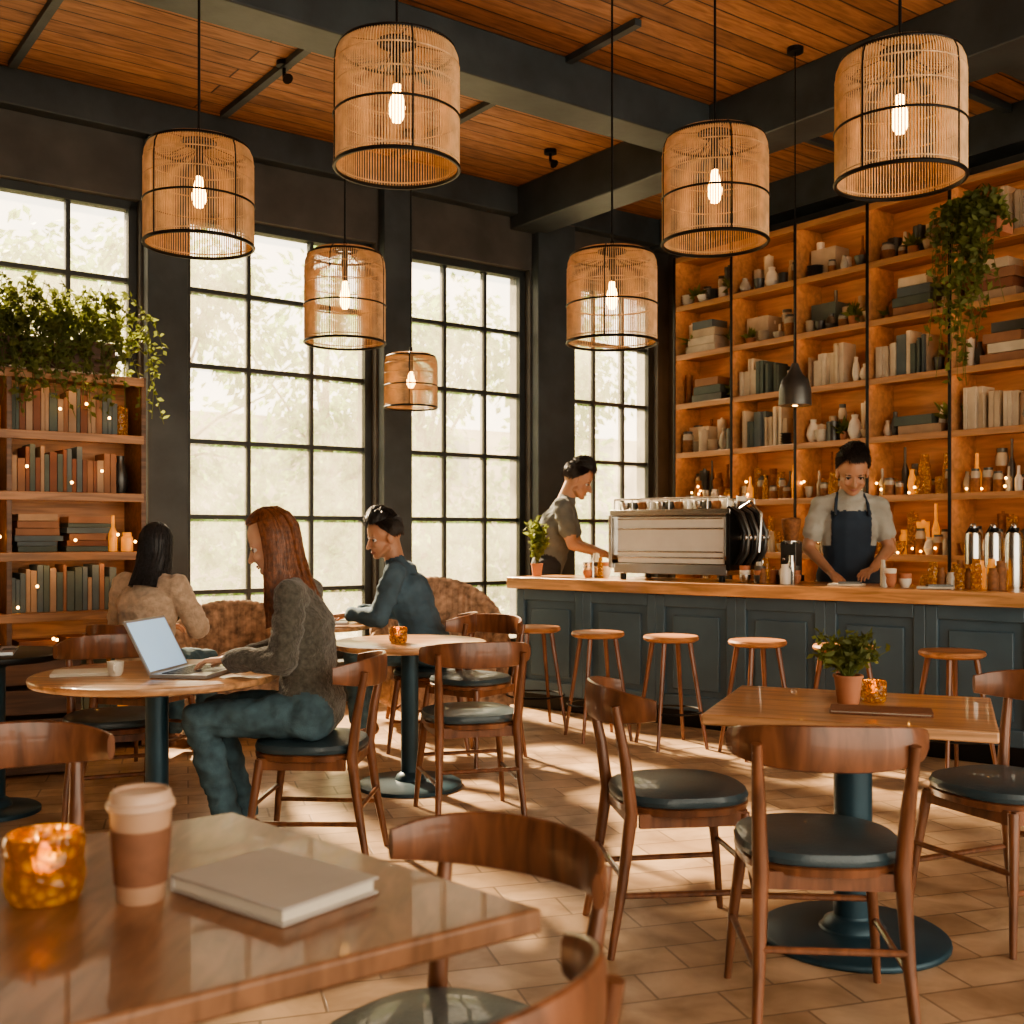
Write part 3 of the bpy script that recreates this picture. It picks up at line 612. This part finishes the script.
def hair_ob(kind,col,g,L,parent,M,drift,rng):
    a,bb_,c=.103,.086,.107; C=V((-.012,0,.142)); g=V(g).normalized(); dr=V(drift)
    if kind=='short': a,bb_,c=.103,.082,.107
    def pt(phi,th,drop,k=1.0):
        p=V((a*math.cos(phi)*math.sin(th),bb_*math.sin(phi)*math.sin(th),c*math.cos(th)))*k
        q=C+p
        if drop>0:
            ap=abs(((phi+pi)%(2*pi))-pi); w_=max(-.3,min(1,(ap-1.2)/1.2))
            q=q+g*drop+dr*(drop/max(L,.01))**1.5*w_
        return q
    def path(phi,n,k=1.0,wob=0):
        ap=abs(((phi+pi)%(2*pi))-pi)
        thm=math.radians(rng[1]) if ap<rng[0] else math.radians(rng[2])
        if kind=='short': thm=math.radians(rng[1]+(rng[2]-rng[1])*max(0,min(1,(ap-.7)/1.0)))
        out=[]; drop=L*(1 if ap>=rng[0] else 0)
        arc=thm*.1; tot=arc+drop
        for i in range(n+1):
            s=tot*i/n
            if s<=arc: out.append(pt(phi,.05+s/arc*(thm-.05),0,k))
            else: out.append(pt(phi,thm,s-arc,k)+V((math.sin(s*30+wob)*.004,math.cos(s*26+wob)*.004,0))*(1 if wob else 0))
        return out
    b=MB()
    groups=[(-rng[0]+.02,rng[0]-.02,14),(rng[0],2*pi-rng[0],40)] if kind=='long' else [(0,2*pi,48)]
    for g0,g1,n in groups:
        m=14; vs=[];fs=[]
        for i in range(n+1): vs+=path(g0+(g1-g0)*i/n,m)
        off=len(vs)
        for i in range(n+1): vs+=[v_+ (C-v_)*.1 if j_<6 else v_ for j_,v_ in enumerate(path(g0+(g1-g0)*i/n,m,.9))]
        for i in range(n):
            for j_ in range(m):
                q=(i*(m+1)+j_,(i+1)*(m+1)+j_,(i+1)*(m+1)+j_+1,i*(m+1)+j_+1); fs.append(q); fs.append(tuple(off+x for x in reversed(q)))
            fs.append((i*(m+1)+m,(i+1)*(m+1)+m,off+(i+1)*(m+1)+m,off+i*(m+1)+m))
        b.add(vs,fs,col)
    ns=900 if kind=='long' else 1600
    for i in range(ns):
        if kind=='long':
            phi=R.uniform(rng[0],2*pi-rng[0]) if R.random()<.85 else R.uniform(-rng[0],rng[0]); P=path(phi,10,R.uniform(.99,1.07),R.uniform(1,6)); m0=R.randint(0,3); e=len(P)-R.randint(0,2)
            P=P[m0:e]; P=[p+V((R.gauss(0,.0012),R.gauss(0,.0012),0)) for p in P]
            b.tube(P,[.0019]*(len(P)-1)+[.0006],col,4)
        else:
            phi=R.uniform(0,2*pi); ap=abs(((phi+pi)%(2*pi))-pi); thm=math.radians(rng[1]+(rng[2]-rng[1])*max(0,min(1,(ap-.7)/1.0))); th=thm*math.sqrt(R.random()); p=pt(phi,th,0,.99); nrm=(p-C).normalized()
            tang=V((.9,R.uniform(-.5,.9),-.1)) if th<.95 else V((-.5,R.uniform(-.3,.3),-.9)); tang=(tang-nrm*tang.dot(nrm)).normalized()
            top=max(0,1-th/1.25); ln=R.uniform(.016,.026)+.028*top; lift=.12+.65*top; b.tube([p,p+nrm*ln*lift+tang*ln*.5,p+nrm*ln*lift*.85+tang*ln*1.1],[.0030,.0026,.0005],col,4)
    o=b.obj('hair',None,0); o.parent=parent; o.matrix_local=M; return o
def hand(parent,skin,w,d,up,side,curl=.45,s=1.0):
    b=MB(); ys=[.031,.011,-.010,-.030]; ln=[.070,.079,.073,.056]
    for y,L_ in zip(ys,ln):
        y*=side; b.caps((0,y*.45,0),(.088,y,0),.0145,.0115,skin); p=V((.088,y,0)); ang=.1
        for fr,r0 in((.45,.0098),(.31,.0088),(.24,.0078)):
            ang+=curl*.8; q=p+V((math.cos(ang)*math.cos(.05),y*.8*fr,-math.sin(ang)))*L_*fr; b.caps(p,q,r0,r0*.9,skin,seg=8); p=q
    b.caps((.02,.018*side,-.004),(.05,.044*side,-.012),.016,.012,skin); b.caps((.05,.044*side,-.012),(.078,.056*side,-.02),.0112,.01,skin); b.caps((.078,.056*side,-.02),(.1,.056*side,-.03),.0098,.008,skin)
    b.caps((-.03,0,0),(.02,0,0),.024,.02,skin,lat=1.15)
    me=remesh(b,'hand',.0042,.45,2); me.materials.append(skin)
    o=mk('hand',me); d=V(d).normalized(); up=V(up); up=(up-d*up.dot(d)).normalized(); y=up.cross(d)
    M=Matrix((( d.x,y.x,up.x,w[0]),(d.y,y.y,up.y,w[1]),(d.z,y.z,up.z,w[2]),(0,0,0,1)))@Matrix.Scale(s,4)
    o.parent=parent; o.matrix_local=M
def person(name,x,y,yaw,sc,J,top,pants,skin,shoes,hair,sleeve='long',bulk=1,hp=.3,hy=0,female=False,kind='short',L=0,drift=(0,0,0),relabel=None,extra=None,handup=(0,0,1),curl=.4,sw=1,hs=1):
    root=bpy.data.objects.new(name,None); COL.objects.link(root); root.matrix_world=TR(x,y,0,yaw,sc); root.empty_display_size=.1
    caps=[]
    def c(p,q,r0,r1,l,lat=1): caps.append((V(p),V(q),r0,r1,l,lat))
    P,C,N,H=[V(J[k]) for k in 'PCNH']; mid=P.lerp(C,.5)
    f_=.92 if female else 1
    hpL,hpR=[P+V((.0,s*.088,-.0)) for s in(1,-1)]
    c(hpL,hpR,.102,.102,'pants'); c(P+V((0,0,.03)),mid,.110*bulk,.105*bulk*f_,'top',1.3); c(mid,C,.105*bulk*f_,.118*bulk*f_,'top',1.38)
    c(C,C.lerp(N,.6),.118*bulk*f_,.082*bulk,'top',1.38)
    for i,s in enumerate((1,-1)):
        Sx=V((J['S'][i])); E=V(J['E'][i]); W=V(J['W'][i])
        c(C.lerp(N,.75),Sx,.066,.056*bulk,'top'); c(N+V((-.01,s*.02,-.01)),Sx+V((0,-s*.03,.02)),.05,.040,'top')
        if sleeve=='long':
            c(Sx,E,.060*bulk*f_,.05*bulk,'top'); c(E,E.lerp(W,.86),.05*bulk,.038*bulk,'top'); c(E.lerp(W,.84),W,.028*f_,.025*f_,'skin')
        else:
            c(Sx,Sx.lerp(E,.66),.058*bulk,.058,'top'); c(Sx.lerp(E,.6),E,.045,.041,'skin'); c(E,W,.041,.026,'skin')
        Hh=(hpL,hpR)[i]; K=V(J['K'][i]); A_=V(J['A'][i]); T=V(J['T'][i])
        c(Hh,K,.090,.064,'pants'); c(K,K.lerp(A_,.88),.062,.050,'pants'); c(K.lerp(A_,.86),A_,.034,.034,'skin')
        c(A_+V((-.03,0,-.035)),T,.038,.034,'shoes',1.15); c(A_+V((-.02,0,-.02)),A_.lerp(T,.4),.04,.036,'shoes')
    c(N-V((0,0,.03)),H+V((-.02,0,.04)),.060*f_,.054*f_,'skin')
    c(N+V((-.01,0,-.02)),N+V((.0,0,.012)),.074*f_,.064*f_,'top',1.1)
    b=MB()
    for p,q,r0,r1,l,lat in caps: b.caps(p,q,r0,r1,top,lat)
    me=remesh(b,'body',.0095,.5,4)
    ms={'top':top,'pants':pants,'skin':skin,'shoes':shoes}
    if relabel: ms['apron']=relabel[1]
    keys=list(ms); [me.materials.append(ms[k]) for k in keys]
    lab={}
    for pl in me.polygons:
        p=pl.center; best=min(caps,key=lambda q:segd(p,q[0],q[1],q[2]*(1+(q[5]-1)*.5),q[3]*(1+(q[5]-1)*.5)))[4]
        if relabel and best in('top','pants'): best=relabel[0](p,pl.normal,best)
        pl.material_index=keys.index(best)
        for v_ in pl.vertices: lab[v_]=best
    nr=[v_.normal.copy() for v_ in me.vertices]
    for i,v_ in enumerate(me.vertices):
        if lab.get(i) in('top','pants'):
            p=v_.co; n_=noise.noise(V((p.x*13,p.y*13,p.z*22)))+.6*(1-abs(noise.noise(V((p.x*18+5,p.y*18,p.z*34))))*2)*.5; v_.co=p+nr[i]*(.009*n_*sw+.002)
        elif lab.get(i)=='apron': v_.co=v_.co+nr[i]*.008
    me.update(); o=mk('body',me); o.parent=root; o.matrix_local=Matrix.Identity(4)
    HM=Matrix.Translation(H)@Matrix.Rotation(hy,4,'Z')@Matrix.Rotation(hp,4,'Y')@Matrix.Scale(hs,4)
    o=mk('head',head_mesh(skin)); o.parent=root; o.matrix_local=HM
    b=MB(); lip=mat('lips',(.38,.15,.11),.5)
    for s in(-1,1):
        b.ell((.0630,s*.031,.106),.0115,m_eyeW,14,10); b.ell((.0715,s*.031,.105),(.005,.0065,.0065),m_iris,10,8); b.tube([(.077,s*.014,.124),(.079,s*.03,.128),(.068,s*.048,.124)],[.003,.0035,.0015],hair,6); b.tube([(.073,s*.018,.111),(.0765,s*.031,.1125),(.07,s*.044,.109)],.0030,hair,6)
    b.tube([(.073,-.023,.043),(.084,-.01,.046),(.086,0,.044),(.084,.01,.046),(.073,.023,.043)],[.001,.0035,.004,.0035,.001],lip,8); b.tube([(.073,-.02,.040),(.083,0,.037),(.073,.02,.040)],[.001,.004,.001],lip,8)
    o=b.obj('face_features'); o.parent=root; o.matrix_local=HM
    g=HM.to_3x3().inverted()@V((0,0,-1))
    hair_ob(kind,hair,g,L,root,HM,drift,(1.28,50,104) if kind=='long' else (1.0,50,106) )
    for i,s in enumerate((1,-1)):
        W=V(J['W'][i]); E=V(J['E'][i]); d=(W-E).normalized(); hd=V(J['HD'][i]) if 'HD' in J else d+V((.3,-s*.1,-.1)); hand(root,skin,W,hd,handup,-s,curl,.95*(f_))
    if extra: extra(root)
    return root
sk1=mat('skin_light',(.60,.35,.24),.5,var=.08,scale=14,sss=.08); sk2=mat('skin_tan',(.46,.25,.16),.5,var=.08,scale=14,sss=.08)
jean=mat('denim',(.065,.12,.15),.85,var=.3,scale=20,bump=.3,bscale=200); dark=mat('dark_trousers',(.025,.028,.035),.85,var=.2)
knit=mat('chunky_knit_grey',(.09,.085,.07),.95,var=.4,scale=60,bump=.8,bscale=90,sheen=.3); cream=mat('cream_knit',(.56,.43,.32),.95,var=.2,scale=30,bump=.5,bscale=110,sheen=.3); greyT=mat('grey_tshirt',(.38,.38,.34),.9,var=.15,bump=.25); slate=mat('slate_shirt',(.14,.15,.145),.9,var=.15,bump=.25); den2=mat('denim_shirt',(.065,.115,.16),.9,var=.25,bump=.3); apr=mat('apron_navy',(.022,.040,.068),.8,var=.15,bump=.1)
shoe=mat('shoe_leather',(.16,.075,.04),.5); h_red=mat('auburn_hair',(.18,.065,.028),.40,var=.5,scale=60); h_blk=mat('black_hair',(.022,.018,.016),.45,var=.4,scale=60); h_dk=mat('dark_brown_hair',(.035,.037,.042),.40,var=.4,scale=60)
m2=lambda p:[(p[0],p[1],p[2]),(p[0],-p[1],p[2])]
person('woman_with_laptop',-.80,4.42,math.radians(178),1,dict(P=(0,0,.585),C=(.04,0,.93),N=(.09,0,1.095),H=(.125,0,1.16),S=m2((.055,.165,1.055)),E=m2((.07,.215,.82)),W=m2((.31,.13,.812)),K=m2((.43,.10,.575)),A=m2((.29,.10,.115)),T=m2((.42,.11,.045)),HD=[(1,-.15,-.05),(1,.15,-.05)]),knit,jean,sk1,shoe,h_red,bulk=1.12,hp=.36,hy=.10,female=True,kind='long',L=.33,drift=(-.10,0,.0),curl=.3,sw=1.6,hs=1.03)
person('seated_man',-.50,6.72,math.radians(176),1.02,dict(P=(0,0,.585),C=(.13,0,.93),N=(.21,0,1.09),H=(.25,0,1.145),S=m2((.18,.19,1.05)),E=m2((.26,.25,.80)),W=m2((.47,.13,.805)),K=m2((.43,.13,.57)),A=m2((.40,.13,.12)),T=m2((.54,.14,.045)),HD=[(1,-.2,-.1),(1,.2,-.1)]),den2,jean,sk2,shoe,h_blk,bulk=1.12,hp=.25,hy=.5,L=0,hs=1.12,sw=1.4)
person('seated_woman',-2.02,6.05,math.radians(72),1,dict(P=(0,0,.585),C=(.03,0,.91),N=(.07,0,1.06),H=(.09,0,1.12),S=m2((.045,.17,1.02)),E=m2((.12,.26,.79)),W=m2((.34,.12,.78)),K=m2((.43,.11,.57)),A=m2((.42,.11,.12)),T=m2((.55,.12,.045))),cream,jean,sk1,shoe,h_dk,bulk=1.18,hp=.2,hy=.15,female=True,kind='long',L=.25,drift=(-.12,0,0),sw=1.5)
person('barista',.30,9.12,math.radians(-8),1.11,dict(P=(0,0,.93),C=(.07,0,1.24),N=(.14,0,1.42),H=(.175,0,1.46),S=m2((.12,.185,1.375)),E=m2((.2,.24,1.1)),W=m2((.42,.16,1.03)),K=m2((.02,.1,.5)),A=m2((0,.1,.1)),T=m2((.14,.12,.04)),HD=[(1,0,-.3),(1,0,-.3)]),slate,dark,sk2,shoe,h_blk,sleeve='short',bulk=1.12,hp=.4,hs=1.15,sw=1.4)
def ap(p,n,l):
    if p.z<1.12:
        if n.x>.05 and p.x>-.02 and p.z>.5: return 'apron'
        if 1.02<p.z<1.06 and abs(p.y)<.2: return 'apron'
    elif p.z<1.33 and n.x>.25 and abs(p.y)<.115: return 'apron'
    return l
def straps(root):
    b=MB()
    for s in(-1,1): b.tube([(.143,s*.10,1.30),(.125,s*.095,1.37),(.06,s*.078,1.44),(-.03,s*.05,1.45)],.009,apr,6,flat=1.6)
    o=b.obj('apron_straps'); o.parent=root; o.matrix_local=Matrix.Identity(4)
person('barista',2.31,7.55,math.radians(-98),1.1,dict(P=(0,0,.93),C=(.03,0,1.24),N=(.06,0,1.42),H=(.085,0,1.455),S=m2((.03,.170,1.365)),E=[(.05,.235,1.1),(.03,-.25,1.1)],W=[(.26,.10,.98),(.24,-.14,.955)],K=m2((.02,.1,.5)),A=m2((0,.1,.1)),T=m2((.14,.12,.04)),HD=[(.8,-.6,-.2),(1,.3,-.4)]),greyT,dark,sk2,shoe,h_blk,sleeve='short',bulk=1.06,hp=.5,hs=1.17,relabel=(ap,apr),extra=straps,sw=1.4)
# ------------------------------------------------------------------ light
w=bpy.data.worlds.new('World'); scene.world=w; w.use_nodes=True; bg=w.node_tree.nodes['Background']; bg.inputs[0].default_value=(1.0,.87,.68,1); bg.inputs[1].default_value=3.8
s=bpy.data.lights.new('sun','SUN'); s.energy=34; s.color=(1,.76,.48); s.angle=math.radians(4.0); o=bpy.data.objects.new('sun',s); COL.objects.link(o)
o.rotation_euler=V((.55,-.76,-.66)).to_track_quat('-Z','Y').to_euler()
scene.view_settings.view_transform='AgX'
try: scene.view_settings.look='AgX - Medium High Contrast'
except Exception: pass
# ------------------------------------------------------------------ camera
cd=bpy.data.cameras.new('camera'); co=bpy.data.objects.new('camera',cd); COL.objects.link(co); co.location=(0,0,1.3); co.rotation_euler=(pi/2,0,0)
cd.sensor_width=36; cd.lens=36*1100/1024; cd.shift_y=23/1024; cd.clip_start=.05; cd.dof.use_dof=True; cd.dof.focus_distance=5; cd.dof.aperture_fstop=4.0
scene.camera=co
